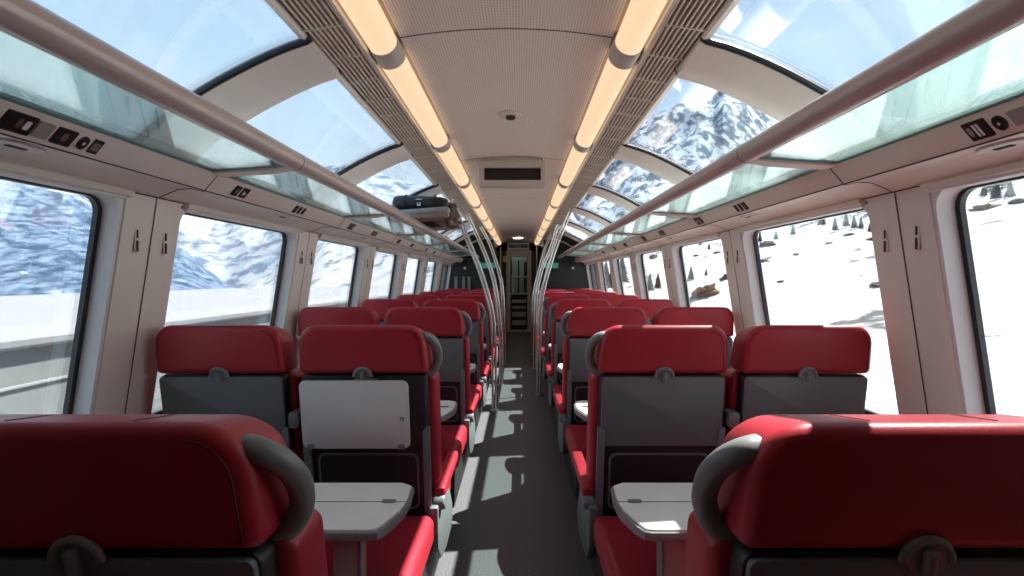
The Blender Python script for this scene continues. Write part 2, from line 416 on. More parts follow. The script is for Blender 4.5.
for s in (-1, 1):
    ROOF = ROOFS[s]
    tn = 10 if s < 0 else 30
    for i, c in enumerate(RIBS):
        if not (Y0 + .1 < c < Y1): continue
        b = MB(); K = 24; hw = .14
        rings = []
        for k in range(K + 1):
            t = k / K
            sec = [(-hw, .012), (-hw, -.006), (-hw + .02, -.012), (hw * .15, -.03), (hw - .01, -.034), (hw, -.028), (hw, .012)]
            rings.append([b.bm.verts.new((s * roof_pt(t, o)[0], c + y, Z(roof_pt(t, o)[1]))) for y, o in sec])
        for a, d in zip(rings, rings[1:]):
            for k in range(7): b.bm.faces.new((a[k], a[(k + 1) % 7], d[(k + 1) % 7], d[k]))
        b.bm.faces.new(rings[0]); b.bm.faces.new(rings[-1][::-1])
        tn += 1
        struct(b.build('trim_%d' % tn, 'rib', angle=50), 'curved pale roof rib on the %s, %s from the viewer' % (SIDE[s], 'behind or above' if c < 1 else nth(i - 3)), 'roof rib')
    wn = 40 if s < 0 else 60
    for i in range(len(RIBS)):
        y0 = RIBS[i] + .14; y1 = RIBS[i + 1] - .14 if i + 1 < len(RIBS) else Y1
        y0 = max(y0, Y0); y1 = min(y1, Y1)
        if y1 - y0 < .2: continue
        wn += 1; dark = y0 > 8.2 or y1 < .6  # unseen panels behind the viewer are closed to dim the nearest seats
        e = empty('window_%d' % wn); struct(e, ('dark closed roof panel' if dark else 'curved roof window') + ' on the %s starting %.1f metres ahead' % (SIDE[s], y0), 'roof window')
        b = MB(); K = 20
        rings = []
        for k in range(K + 1):
            t = k / K
            rings.append([b.bm.verts.new((s * roof_pt(t, o)[0], y, Z(roof_pt(t, o)[1]))) for y, o in ((y0 - .02, 0), (y1 + .02, 0), (y1 + .02, .008), (y0 - .02, .008))])
        for a, d in zip(rings, rings[1:]):
            for k in range(4): b.bm.faces.new((a[k], a[(k + 1) % 4], d[(k + 1) % 4], d[k]))
        b.bm.faces.new(rings[0]); b.bm.faces.new(rings[-1][::-1])
        b.build('pane', 'partition' if dark else 'roofglass', e)
        # rubber seal round the pane
        L = 0.92
        out = rr(-0.05, y0 + .0, 1.0, y1 - .0, .09, 6)
        out2 = []
        for a_, d_ in zip(out, out[1:] + out[:1]):
            m_ = max(1, int(math.hypot((a_[0] - d_[0]) * L, a_[1] - d_[1]) / .08))
            out2 += [(a_[0] + (d_[0] - a_[0]) * q / m_, a_[1] + (d_[1] - a_[1]) * q / m_) for q in range(m_)]
        g = MB(); g.tube([(s * roof_pt(u, -.006)[0], v, Z(roof_pt(u, -.006)[1])) for u, v in out2], .013, 8, closed=True)
        g.build('gasket', 'gasket', e)

# ceiling: curved centre panel, coves for the lamps
b = MB()
prof = [(x, .97 - .035 * (x / .41) ** 2) for x in [-.41 + .82 * k / 20 for k in range(21)]]
b.prism([(x, Z(z)) for x, z in prof] + [(.41, Z(1.05)), (-.41, Z(1.05))], Y0, YE)
o_ = b.build('ceiling', 'ceiling'); o_.location.x = -.028; struct(o_, 'curved perforated pale ceiling panel above the aisle', 'ceiling')
b = MB()
for s in (-1, 1):
    b.prism([(s * u, Z(v)) for u, v in ((.405, .938), (.405, 1.05), (.71, 1.05), (.715, .85), (.70, .832), (.682, .828), (.68, .845), (.54, .862), (.525, .868), (.52, .915), (.47, .94))], Y0, YE)
o_ = b.build('trim_3', 'cove'); o_.location.x = -.028; struct(o_, 'warm brown lamp coves either side of the ceiling', 'trim')
b = MB()
for s in (-1, 1):
    b.prism([(s * u, Z(v)) for u, v in ((.676, .834), (.684, .822), (.705, .826), (.722, .845), (.712, .852))], Y0, YE)
    b.prism([(s * u, Z(v)) for u, v in ((.522, .866), (.524, .853), (.534, .851), (.540, .860))], Y0, YE)
o_ = b.build('trim_4', 'trimlight'); o_.location.x = -.028; struct(o_, 'pale edging strips along the ceiling grilles', 'trim')

# slatted air grilles
for s in (-1, 1):
    e = empty('air_grille', (s * .61 - .028, Y0, Z(.85)))
    ox, oz = s * .61, Z(.85)
    b = MB(); b.box((0, (YE - Y0) / 2, .016), (.15, YE - Y0, .006), rot=Matrix.Rotation(s * R(6), 4, 'Y')); b.build('backing', 'groove', e)
    b = MB()
    for k in range(9):
        x = .540 + .0172 * k; z = .858 - (x - .54) * .16
        b.box((s * x - ox, (YE - Y0) / 2, Z(z) - oz - .001), (.0046, YE - Y0, .009))
    y = .1
    while y < YE - Y0:
        b.box((0, y, -.004), (.150, .009, .009), rot=Matrix.Rotation(s * R(9), 4, 'Y')); y += .233
    b.build('slat_grid', 'slat', e, smooth=False)
    tag(e, 'long slatted metal air grille along the %s edge of the ceiling' % SIDE[s], 'air grille')

# ceiling lamps
def make_lamp():
    e = empty('ceiling_lamp')
    b = MB(); L = 1.25
    o = [(.054 * math.cos(a), -.042 * math.sin(a)) for a in [math.pi * k / 14 for k in range(15)]]
    o = [(x, z if abs(x) < .0539 else 0) for x, z in o] + [(-.054, .03), (.054, .03)]
    b.prism(o, -L / 2, L / 2, .008, 2); b.build('diffuser', 'lamp', e)
    b = MB()
    o = [(.058 * math.cos(a), -.044 * math.sin(a)) for a in [math.pi * k / 12 for k in range(13)]] + [(-.058, .03), (.058, .03)]
    b.prism(o, L / 2 - .004, L / 2 + .128, .004, 2); b.build('end_cap', 'lampcap', e)
    return e
CX = -.028
lamp0 = make_lamp(); CH[lamp0.name] = kids(lamp0)
for s in (-1, 1):
    k = 0
    for i in range(-2, 9):
        y = 2.02 - .04 - .625 + 1.385 * i
        if y - .6 < Y0 or y + .75 > YE: continue
        k += 0 if 'label' not in lamp0 else 1
        o = lamp0 if (s == -1 and k == 0) else copy_tree(lamp0)
        o.location = (s * .466 + CX, y, Z(.893)); o.rotation_euler = (0, s * R(24), 0)
        if i < 0: lab = 'warm tube lamp behind the viewer on the %s' % SIDE[s]
        else: lab = '%s warm glowing tube lamp in the %s ceiling row' % (nth(i).capitalize() if i else 'Nearest', SIDE[s])
        tag(o, lab, 'ceiling lamp', 'tube lamps along the ceiling')

# displays
def display(y, zt, zb, w, x, label):
    e = empty('information_display', (x, y, Z(zt)))
    h = zt - zb
    b = MB(); b.ring(rr(-w / 2, -h, w / 2, 0, .012), rr(-w / 2 + .035, -h + .045, w / 2 - .035, -.045, .008), -.02, .10, lambda u, v, a: (u, a, v))
    b.build('housing', 'screenframe', e)
    b = MB(); b.box((0, .05, -h / 2), (w - .06, .06, h - .07)); b.build('screen', 'screen', e)
    b = MB(); b.box((-w * .46, .04, .022), (.012, .05, .05), .003); b.box((w * .46, .04, .022), (.012, .05, .05), .003)
    b.build('bracket', 'screenframe', e)
    tag(e, label, 'display')
display(4.12, .925, .735, .52, -.035, 'dark rectangular information display hanging under the middle of the ceiling')
display(YE - .16, .94, .76, .56, -.02, 'small dark display above the far end door')
vl = principled('vestibule_or_fill_lens', (.5, .5, .5), .4, emit=((1, .9, .75), 8))
for y, z, lab in ((12.0, Z(.965), 'round flush lamp on the ceiling in front of the far door'), (YE + .6, 2.385, 'added round lamp behind the glass of the far door')):  # second lamp is added to brighten the door glass from behind
    e = empty('vestibule_or_fill_lamp', (-.02, y, z))
    b = MB(); b.cyl((0, 0, -.006), .13, .016, 'z', 28, .004); b.build('base', 'trimlight', e)
    b = MB(); b.cyl((0, 0, -.02), .11, .014, 'z', 24, .004); b.build('lens', vl, e)
    tag(e, lab, 'ceiling lamp')
e = empty('smoke_detector', (-.03, 3.05, Z(.967)))
b = MB(); b.cyl((0, 0, -.006), .068, .016, 'z', 28, .004); b.build('base', 'trimlight', e)
b = MB(); b.cyl((0, 0, -.02), .028, .02, 'z', 20, .005); b.build('sensor', 'groove', e)
tag(e, 'round white smoke detector on the ceiling over the aisle', 'smoke detector')

# luggage shelves: rail, ribs, glass
for s in (-1, 1):
    joints = [c for c in PIL[s] if Y0 + .2 < c < Y1 - .2]
    edges = [Y0] + joints + [Y1]
    e = empty('luggage_rack', (s * .815, Y0, Z(.44)))
    ox, oy, oz = s * .815, Y0, Z(.44)
    b = MB(); b.tube([(0, 0, 0), (0, Y1 - Y0 - .0, 0)], .035, 28); b.build('rail', 'rail', e)
    for i, c in enumerate(joints):
        b = MB(); b.tube([(0, c - oy - .002, 0), (0, c - oy + .002, 0)], .0354, 28); b.build('rail_joint', 'groove', e)
        b = MB()
        b.prism([(s * u - ox, Z(v) - oz) for u, v in ((.83, .452), (.83, .408), (.90, .398), (1.112, .385), (1.112, .402), (.90, .425))], c - oy - .035, c - oy + .035, .006, 2)
        b.build('bracket', 'panel', e)
    for y0, y1 in zip(edges, edges[1:]):
        b = MB()
        y0 += .03 - oy; y1 -= .03 + oy
        b.prism([(s * u - ox, Z(v) - oz) for u, v in ((.835, .420), (.835, .412), (1.106, .394), (1.106, .402))], y0, y1)
        gp = b.build('glass_shelf', 'shelfglass', e, smooth=False)
        b = MB()
        b.box((s * 1.098 - ox, (y0 + y1) / 2, Z(.3985) - oz), (.007, y1 - y0, .012)); b.box((s * .97 - ox, y1 - .004, Z(.4075) - oz), (.27, .008, .010), rot=Matrix.Rotation(s * R(3.8), 4, 'Y'))
        b.build('glass_edge', 'glassedge', gp)
    tag(e, 'long luggage rack of pale green glass with grey rail on the %s' % SIDE[s], 'luggage rack')

# ------------------------------------------------------------------ signs on the moulding
def fascia_sign(s, y, kind, label):
    # plane of the sloping fascia face between (1.104,.386) and (1.150,.333)
    d = Vector((s * .046, 0, -.053)).normalized(); nrm = Vector((-s * .053, 0, -.046)).normalized()
    c = Vector((s * 1.127, y, Z(.3595)))
    e = empty('sign_panel', c)
    def pl(name, mat, u0, u1, v0, v1, h=.0035, base=0, round_=False, parent=None, r=.003):
        b = MB()
        if round_:
            o = [((u0 + u1) / 2 + (u1 - u0) / 2 * math.cos(2 * math.pi * k / 20), (v0 + v1) / 2 + (v1 - v0) / 2 * math.sin(2 * math.pi * k / 20)) for k in range(20)]
        else: o = rr(u0, v0, u1, v1, r, 3)
        b.prism(o, base, base + h, axis='z', fn=lambda p: Vector((0, 1, 0)) * p.x + d * p.y + nrm * p.z)
        return b.build(name, mat, e if parent is None else parent, smooth=False)
    if kind == 'large':
        p = pl('number_plate', 'black', -.13, -.055, -.026, .026)
        pl('icon', 'icon', -.079, -.066, -.012, .012, .001, .0035, parent=p); pl('icon', 'icon_brown', -.098, -.084, -.014, .014, .001, .0035, True, parent=p)
        pl('grey_plate', 'greyplate', -.05, -.01, -.022, .022)
        p = pl('pictogram_plate', 'black', .0, .055, -.024, .024)
        pl('icon', 'icon_brown', .018, .036, -.013, .013, .001, .0035, True, parent=p)
        p = pl('knob', 'black', .070, .096, -.020, .020, .006, 0, True); pl('icon', 'icon', .079, .087, -.005, .005, .001, .006, True, parent=p)
        p = pl('socket_plate', 'black', .110, .140, -.022, .022)
        for q in range(3): pl('icon', 'greyplate', .114 + q * .008, .119 + q * .008, -.013, .013, .001, .0035, parent=p)
    elif kind == 'largeR':
        p = pl('number_plate', 'black', -.02, .04, -.026, .026)
        pl('icon', 'icon', .0, .006, -.018, .018, .001, .0035, parent=p); pl('icon', 'icon', .010, .016, -.018, .018, .001, .0035, parent=p)
        pl('icon', 'greyplate', .022, .034, -.014, .014, .001, .0035, True, parent=p)
        p = pl('knob', 'black', -.062, -.034, -.020, .020, .006, 0, True); pl('icon', 'icon', -.051, -.045, -.004, .004, .001, .006, True, parent=p)
        pl('grey_plate', 'greyplate', -.12, -.075, -.020, .020)
    elif kind == 'two':
        p = pl('number_plate', 'black', -.05, -.008, -.024, .024); pl('icon', 'greyplate', -.036, -.022, -.012, .012, .001, .0035, True, parent=p)
        p = pl('pictogram_plate', 'black', .008, .055, -.024, .024); pl('icon', 'icon', .022, .036, -.004, .010, .001, .0035, parent=p); pl('icon', 'greyplate', .014, .020, -.014, .012, .001, .0035, parent=p)
    else:
        p = pl('number_plate', 'black', -.07, -.035, -.022, .022); pl('icon', 'greyplate', -.058, -.05, -.010, .010, .001, .0035, parent=p)
        pl('pictogram_plate', 'black', -.015, .008, -.022, .022)
        pl('socket_plate', 'black', .03, .055, -.020, .020)
    tag(e, label, 'sign')
sl = {-1: [(1.285, 'large'), (2.14, 'two'), (2.72, 'three'), (3.55, 'two'), (4.12, 'three'), (4.95, 'two'), (5.55, 'three'), (6.4, 'two'), (7.0, 'three')],
      1: [(1.24, 'largeR'), (2.60, 'three'), (3.2, 'two'), (4.05, 'three'), (4.62, 'two'), (5.45, 'three'), (6.05, 'two'), (6.9, 'three')]}
for s in (-1, 1):
    for i, (y, k) in enumerate(sl[s]):
        fascia_sign(s, y, k, '%s set of small black pictogram plates on the %s moulding' % (nth(i).capitalize(), SIDE[s]))
for s in (-1, 1):
    for i, y in enumerate([1.30, 2.76, 4.2, 5.6, 7.0]):
        e = empty('reading_light', (s * 1.235, y, Z(.334)))
        b = MB(); o = [(.03 * math.cos(2 * math.pi * k / 20), .075 * math.sin(2 * math.pi * k / 20)) for k in range(20)]
        b.prism(o, -.004, .002, .001, 1, axis='z'); b.build('lens', 'reveal', e)
        b = MB(); b.box((0, 0, -.005), (.014, .05, .004), .001); b.build('slot', 'groove', e)
        tag(e, '%s oval reading light under the %s moulding' % (nth(i).capitalize(), SIDE[s]), 'reading light')

# ------------------------------------------------------------------ seats
def make_seat(aisle, sgn, tray=False, recline=0.0):
    """aisle: sgn = +1 means the aisle lies towards +x of the seat, -1 towards -x. Local y = 0 at back of headrest, forward +y."""
    W = .245
    e = empty('train_seat')
    rc = math.tan(R(recline)); piv = .45; kz = .982 if recline else 1
    def lean(z):  # y offset of the back's rear plane at height z
        return (1.10 - z) * .17 - rc * (z - piv)
    def mp(p):
        zz = p.z - (max(0, p.y) * .16 * max(0, min(1, (p.z - 1.05) / .15)))
        return (p.x, p.y + lean(p.z), piv + (zz - piv) * kz if zz > piv else zz)
    # headrest
    o = [( -W - .004, 1.018), (-W - .002, 1.03)]
    o = rr(-W - .003, 1.013, W + .003, 1.203, (.02, .02, .062, .062), 6)
    o = [(u * (1 - .035 * (v - 1.0) / .2), v + .004 * math.cos(u / W * 1.5)) for u, v in o]
    b = MB()
    def taper(p): return mp(Vector((p.x * (1 - .035 * (p.z - 1.0) / .2), p.y, p.z + .004 * math.cos(p.x / W * 1.5))))
    b.pillow(-W - .005, 1.013, W + .005, 1.203, (.022, .022, .070, .070), -.02, .130, .024, .035, taper); h = b.build('headrest', 'leather', e)
    b = MB()   # stitched seams: rear rim and two cross seams on top
    rim = [(u * .905, 1.013 + (v - 1.013) * .90) for u, v in o]
    rim = [q for q in rim if q[1] > 1.03]
    b.tube([taper(Vector((u, -.0205, v))) for u, v in rr(-W + .017, 1.03, W - .017, 1.182, (.01, .01, .055, .055), 6)[7:-7]], .0016, 5)
    b.build('seam', 'seam', h); b = MB()
    for x in (-.085, .085):
        if x > 0: b.build('seam', 'seam', h); b = MB()
        b.tube([mp(Vector((x * (1 + y * .8), y, 1.2045 + (0 if y < .09 else -.004)))) for y in (.008, .03, .06, .085, .1)], .0016, 5)
    b.build('seam', 'seam', h)
    # backrest cushion (red bolsters in front of the shell)
    b = MB(); b.pillow(-.270, .40, .270, 1.008, (.05, .05, .03, .03), .035, .165, .022, .03, mp); b.build('backrest', 'leather', e)
    # rear shell
    o = rr(-W + .004, .36, W - .004, 1.008, .02, 4)
    b = MB(); b.prism(o, -.006, .05, .006, 2, mp); b.build('rear_shell', 'dark_shell', e)
    # folded upper panel
    o = rr(-W + .008, .722, W - .008, 1.003, (.012, .012, .014, .014), 4)
    b = MB(); b.prism(o, -.02, -.005, .005, 2, mp)
    b.build('upper_panel', 'dark_shell' if tray else 'shell', e)
    # side bracket strips
    for q in (-1, 1):
        b = MB(); b.prism([(q * (W - .012), .40), (q * (W + .004), .40), (q * (W + .004), .80), (q * (W - .010), .80), (q * (W - .024), .786), (q * (W - .024), .44)], -.026, .0, .003, 2, mp)
        b.build('side_strip', 'shell', e)
    # recessed pocket frame of the lower back
    b = MB(); b.ring(rr(-.20, .45, .20, .69, .03), rr(-.192, .458, .192, .682, .026), -.010, -.005, lambda u, v, a: mp(Vector((u, a, v)))); b.build('pocket_rim', 'shell', e)
    # coat hook: half round escutcheon with a peg
    hk = MB(); A = [R(180 * k / 14) for k in range(15)]
    hk.tube([mp(Vector((.033 * math.cos(a), -.024, 1.006 + .033 * math.sin(a)))) for a in A], .0062, 8)
    hk = hk.build('coat_hook', 'midgrey', e)
    b = MB(); b.prism([(.031 * math.cos(a), 1.006 + .031 * math.sin(a)) for a in A] + [(-.018, .988), (-.008, .984), (.008, .984), (.018, .988)], -.026, -.014, fn=mp); b.build('hook_plate', 'shell', hk)
    b = MB(); b.tube([mp(Vector((0, -.030, z))) for z in (1.026, 1.024, 1.016, 1.004, .993, .988, .986)], .009, 10, rfn=lambda t: math.sqrt(max(.05, 1 - (2 * t - 1) ** 6))); b.build('peg', 'handle', hk)
    # seat cushion, front side, and upholstered pad behind the back
    b = MB(); b.pillow(-.258, .30, .258, .455, .045, .20, .62, .035); b.build('seat_cushion', 'leather', e)
    b = MB(); b.pillow(-.264, .33, .264, .448, (.03, .03, .035, .035), -.43, .07, .03); b.build('rear_cushion', 'leather', e)
    # base
    b = MB(); b.prism(rr(-.23, .06, .23, .33, .03), -.32, .60, .02, 2); b.build('base', 'dark_shell', e)
    b = MB(); b.prism(rr(-.10, 0, .10, .07, .01), -.2, .48, .008, 2); b.build('foot', 'dark_shell', e)
    if aisle:
        x = sgn * .262
        # side shell with curved front
        pts = [(.06, .47), (.16, .49), (.30, .47), (.42, .40), (.50, .31), (.52, .24), (.46, .20), (.30, .19), (.16, .22), (.08, .30)]
        pts = pts[::-1]
        b = MB(); b.prism(pts, x - .02 * sgn, x + .016 * sgn, .008, 2, axis='x'); b.build('side_shell', 'sideshell', e)
        # armrest: pad and hinge
        b = MB(); b.prism(rr(x - .026 + sgn * .012, .492, x + .026 + sgn * .012, .538, .012, 4), .105, .56, .012, 3)
        ar = b.build('armrest', 'leather', e)
        b = MB(); b.prism(rr(.085, .445, .165, .505, .028, 5), x - .024 + sgn * .01, x + .026 + sgn * .012, .01, 3, axis='x'); b.build('armrest_hinge', 'shell', ar)
        # grab handle
        ctl = [(.225, .022, 1.166), (.246, .018, 1.160), (.262, .028, 1.146), (.273, .043, 1.124), (.277, .058, 1.096), (.276, .066, 1.062), (.268, .066, 1.034), (.253, .062, 1.014), (.228, .058, 1.008)]
        b = MB(); b.tube([mp(Vector((sgn * u, v - .004, w))) for u, v, w in smooth3(ctl)], .0185, 14, rfn=lambda t: .9 + .12 * math.sin(math.pi * t)); b.build('grab_handle', 'handle', e)
    else:
        # middle armrest between the seats, raised
        x = sgn * .275
        b = MB(); b.prism(rr(x - .018, .80, x + .022, .865, .012), -.035, .033, .006, 2, mp); b.build('armrest_stub', 'handle', e)
    if tray:
        tz0, tz1 = 1.38 - .655, 1.38 - .385
        b = MB(); b.prism(rr(-.234, tz0, .178, tz1, .022, 5), -.055, -.040, .004, 2, mp); t = b.build('folding_tray', 'tray_white', e); t['label'] = 'pale grey unfolded tray panel'
        b = MB(); b.cyl((0, 0, 0), .0085, .006, 'y', 16, .001)
        for v in b.bm.verts: v.co = Vector(mp(v.co + Vector((.152, -.057, .845))))
        b.build('latch', 'handle', t)
        b = MB(); b.cyl((0, 0, 0), .0035, .004, 'y', 10)
        for v in b.bm.verts: v.co = Vector(mp(v.co + Vector((.152, -.061, .845))))
        b.build('latch_screw', 'icon', t)
        for xx in (-.205, .145):
            b = MB(); b.prism(rr(xx - .012, tz0 - .003, xx + .012, tz0 + .017, .005), -.060, -.054, .001, 1, mp); b.build('tray_foot', 'midgrey', t)
        b = MB(); b.prism(rr(-.03, .985, .0, 1.0, .006), -.048, -.02, .003, 1, mp); b.prism(rr(.0, .982, .058, .998, .007), -.05, -.02, .003, 1, mp)
        b.prism(rr(-.022, .975, -.004, .99, .003), -.048, -.02, .003, 1, mp)
        b.build('tray_clip', 'midgrey', t)
    return e
ROWS = [.745, 2.0, 3.28, 4.56, 5.85, 7.13, 8.42, 9.62]
protos = {}
def place_seat(s, aisle, i, y):
    sgn = -s if aisle else (-s)
    tray = (s == -1 and aisle and i == 1)
    rec = 3 if i == 0 else 0
    key = (aisle, sgn, tray, rec)
    if key not in protos:
        o = make_seat(aisle, sgn, tray, rec); CH[o.name] = kids(o)
        for c in CH[o.name]: CH[c.name] = kids(c)
        protos[key] = o
    else: o = copy_tree(protos[key])
    x = s * (.578 if aisle else 1.128)
    o.location = (x, y, 0)
    lab = 'red leather %s seat %s of the aisle, %s row' % ('aisle' if aisle else 'window', SIDE[s], 'nearest' if i == 0 else nth(i))
    if tray: lab += ', pale tray on its back'
    tag(o, lab, 'train seat', 'red train seats')
for i, y in enumerate(ROWS):
    for s in (-1, 1):
        for aisle in (True, False):
            place_seat(s, aisle, i, y)

# ------------------------------------------------------------------ tables between the rows
def make_table(s):
    e = empty('folding_table')
    o = [(.358, .17), (.325, .145), (.318, .07), (.318, .0), (.322, -.04), (.348, -.135), (.362, -.165), (.385, -.17), (1.30, -.17), (1.30, .17)]
    o = [(s * u, v) for u, v in o]
    if s < 0: o = o[::-1]
    b = MB(); b.prism(o, .668, .694, .006, 2, axis='z'); b.build('table_edge', 'table_edge', e)
    inn = [(u + (s * .008 if abs(u) < .8 else -s * .008), v * .955) for u, v in o]
    b = MB(); b.prism(inn, .692, .7, .002, 1, axis='z'); t = b.build('tabletop', 'table_top', e)
    b = MB(); b.box((s * .81, .012, .7003), (.97, .003, .001)); b.build('fold_line', 'groove', t)
    b = MB(); b.prism(rr(-.022, -.010, .022, .010, .0095, 4), .700, .705, .001, 1, axis='z', fn=lambda p: (p.x + s * .375, p.y + .012, p.z)); b.build('hinge', 'handle', t)
    b = MB(); b.box((s * .475, -.06, .335), (.075, .045, .67), .006, 2); b.box((s * .475, -.06, .008), (.12, .09, .016), .004, 1)
    b.build('leg', 'leg', e)
    b = MB(); b.box((s * .434, -.06, .36), (.010, .050, .61), .003, 1); b.build('leg_edge', 'midgrey', e)
    return e
for s in (-1, 1):
    p = None
    for i in range(len(ROWS) - 1):
        y = ROWS[i + 1] - (.425 if i == 0 else .53 if i < 6 else .47)
        if p is None:
            p = make_table(s); CH[p.name] = kids(p)
            for c in CH[p.name]: CH[c.name] = kids(c)
            o = p
        else: o = copy_tree(p)
        o.location = (0, y, 0)
        tag(o, '%s cream topped folding table with chamfered corner, %s of the aisle' % (nth(i).capitalize(), SIDE[s]), 'table', 'cream folding tables')

# ------------------------------------------------------------------ grab poles
def pole(s, y, path, label):
    e = empty('grab_pole', (s * path[-1][0], y, 0))
    ox = s * path[-1][0]
    # smooth the path
    def sm(pts, n=5):
        out = []
        for i in range(len(pts) - 1):
            p0 = pts[max(i - 1, 0)]; p1 = pts[i]; p2 = pts[i + 1]; p3 = pts[min(i + 2, len(pts) - 1)]
            for k in range(n):
                f = k / n
                out.append(tuple(.5 * (2 * p1[j] + (p2[j] - p0[j]) * f + (2 * p0[j] - 5 * p1[j] + 4 * p2[j] - p3[j]) * f * f + (3 * p1[j] - p0[j] - 3 * p2[j] + p3[j]) * f ** 3) for j in range(2)))
        return out + [pts[-1]]
    P_ = sm(path)
    for dx in (-.017, .017):
        b = MB(); b.tube([(s * (x + dx) - ox, dx * .6, Z(zc)) for x, zc in P_], .0115, 10); b.build('tube', 'chrome', e)
    b = MB(); b.cyl((0, 0, .006), .05, .012, 'z', 20, .003); b.build('floor_flange', 'chrome', e)
    b = MB(); b.cyl((s * path[0][0] - ox, 0, Z(path[0][1]) - .004), .04, .014, 'z', 20, .003); b.build('ceiling_flange', 'chrome', e)
    tag(e, label, 'grab pole')
PP = {-1: [(5.45, [(.70, .835), (.588, .566), (.395, .094), (.30, -.23), (.258, -.46), (.247, -.8), (.245, -1.372)]),
           (6.75, [(.66, .842), (.566, .65), (.351, .117), (.273, -.27), (.232, -.7), (.222, -1.0), (.22, -1.372)]),
           (8.4, [(.61, .845), (.467, .58), (.298, .05), (.25, -.35), (.235, -.8), (.23, -1.1), (.23, -1.372)])],
      1: [(6.2, [(.64, .842), (.595, .74), (.466, .43), (.347, .06), (.284, -.21), (.258, -.5), (.250, -.9), (.25, -1.372)]),
          (8.0, [(.61, .842), (.585, .775), (.486, .446), (.36, .154), (.285, -.2), (.26, -.6), (.25, -1.372)]),
          (9.5, [(.60, .842), (.486, .56), (.394, .24), (.30, -.15), (.265, -.5), (.255, -1.372)])]}
for s in (-1, 1):
    for i, (y, path) in enumerate(PP[s]):
        pole(s, y, path, '%s bent steel double grab pole %s of the aisle' % (nth(i).capitalize(), SIDE[s]))

# ------------------------------------------------------------------ far end: partitions, corridor, door
for s, nm in ((-1, 'wall_far_left'), (1, 'wall_far_right')):
    b = MB(); b.prism([(s * .50, 0), (s * 1.60, 0), (s * 1.60, Z(.44)), (s * 1.25, Z(.56)), (s * .95, Z(.745)), (s * .70, Z(.80)), (s * .50, Z(.78))], Y1, Y1 + .05)
    b.box((s * .60, (Y1 + YE) / 2 + .02, 1.08), (.04, YE - Y1 - .06, 2.16))
    struct(b.build(nm, 'partition', smooth=False), 'dark bulkhead at the far end, %s of the aisle' % SIDE[s], 'wall')
    b = MB(); b.box((s * .47 - .01, YE - .05, Z(-.25)), (.03, .02, 2.2), .004, 1)
    struct(b.build('trim_%d' % (5 if s < 0 else 6), 'chrome'), 'pale vertical edge strip of the %s far bulkhead' % SIDE[s], 'trim')
    # green sign
    e = empty('green_sign', (s * .63, Y1 - .012, Z(.27)))
    b = MB(); b.ring(rr(-.165, -.06, .165, .06, .006), rr(-.15, -.045, .15, .045, .004), -.012, .012, lambda u, v, a: (u, a, v)); b.build('sign_frame', 'midgrey', e)
    b = MB(); b.box((0, 0, 0), (.304, .012, .094)); b.build('sign_face', 'green', e)
    tag(e, 'green framed sign on the dark far bulkhead, %s side' % SIDE[s], 'sign')
    e = empty('wall_light', (s * 1.08, Y1 - .02, Z(.22)))
    b = MB(); b.cyl((0, 0, 0), .028, .04, 'y', 16, .005); b.build('lamp_body', 'chrome', e)
    b = MB(); b.cyl((0, -.024, -.005), .018, .012, 'y', 16, .002); b.build('lens', 'icon', e)
    tag(e, 'small round spot on the dark far bulkhead, %s side' % SIDE[s], 'wall light')
for i, x in enumerate((-1.25, -1.10, -.99)):
    e = empty('grab_bar', (x, Y1 - .03, Z(-.12)))
    b = MB(); b.box((0, 0, 0), (.06, .02, .34), .008, 2); b.build('bar', 'midgrey', e)
    b = MB(); b.box((0, .016, 0), (.03, .016, .28)); b.build('bracket', 'groove', e)
    tag(e, '%s upright grey bar on the far bulkhead behind the last left seats' % ('Leftmost', 'Middle', 'Rightmost')[i], 'grab bar')
b = MB(); b.prism([(-1.6, 0), (1.6, 0), (1.6, 1.8), (1.0, 2.2), (0, 2.42), (-1.0, 2.2), (-1.6, 1.8)], YE + 1.20, YE + 1.26)
b.box((-.64, YE + .62, 1.2), (.06, 1.2, 2.4)); b.box((.64, YE + .62, 1.2), (.06, 1.2, 2.4)); b.box((0, YE + .62, 2.42), (1.34, 1.2, .06))
struct(b.build('wall_far', 'brown', smooth=False), 'brown end wall behind the far door', 'wall')
b = MB()
for s in (-1, 1): b.box((s * .455, YE - .01, 1.2), (.26, .06, 2.4))
b.box((0, YE - .01, 2.25), (1.16, .06, .26))
struct(b.build('wall_door_surround', 'brown', smooth=False), 'brown panelling around the far door', 'wall')
e = empty('door_1', (0, YE, 0)); struct(e, 'far end door with glazed upper half and slatted lower half', 'door')
b = MB(); b.ring(rr(-.33, 0, .32, 2.13, .01), rr(-.285, .02, .275, 2.03, .01), -.05, .03, lambda u, v, a: (u, a, v)); b.build('door_frame', 'trimlight', e)
b = MB(); b.ring(rr(-.285, .02, .275, 2.03, .01), rr(-.225, 1.02, .215, 1.97, .02), -.02, .015, lambda u, v, a: (u, a, v)); b.build('door_leaf', 'trimlight', e)
b = MB(); b.box((-.005, .0, 1.49), (.45, .008, .96)); b.build('pane', glass_mat('door_glass', (.75, .88, .85), refl=1.5), e)
b = MB(); b.box((-.005, -.018, .52), (.44, .012, .92)); b.build('lower_panel', 'dark_shell', e)
b = MB()
for z, h in ((.24, .13), (.46, .13), (.64, .06), (.80, .08)): b.box((-.005, -.03, z), (.36, .02, h), .004, 1)
b.build('slat_panel', 'screenframe', e)
b = MB(); b.tube([(-.19, -.06, Z(.06)), (.26, -.06, Z(.06))], .014); b.build('door_handle', 'reveal', e)
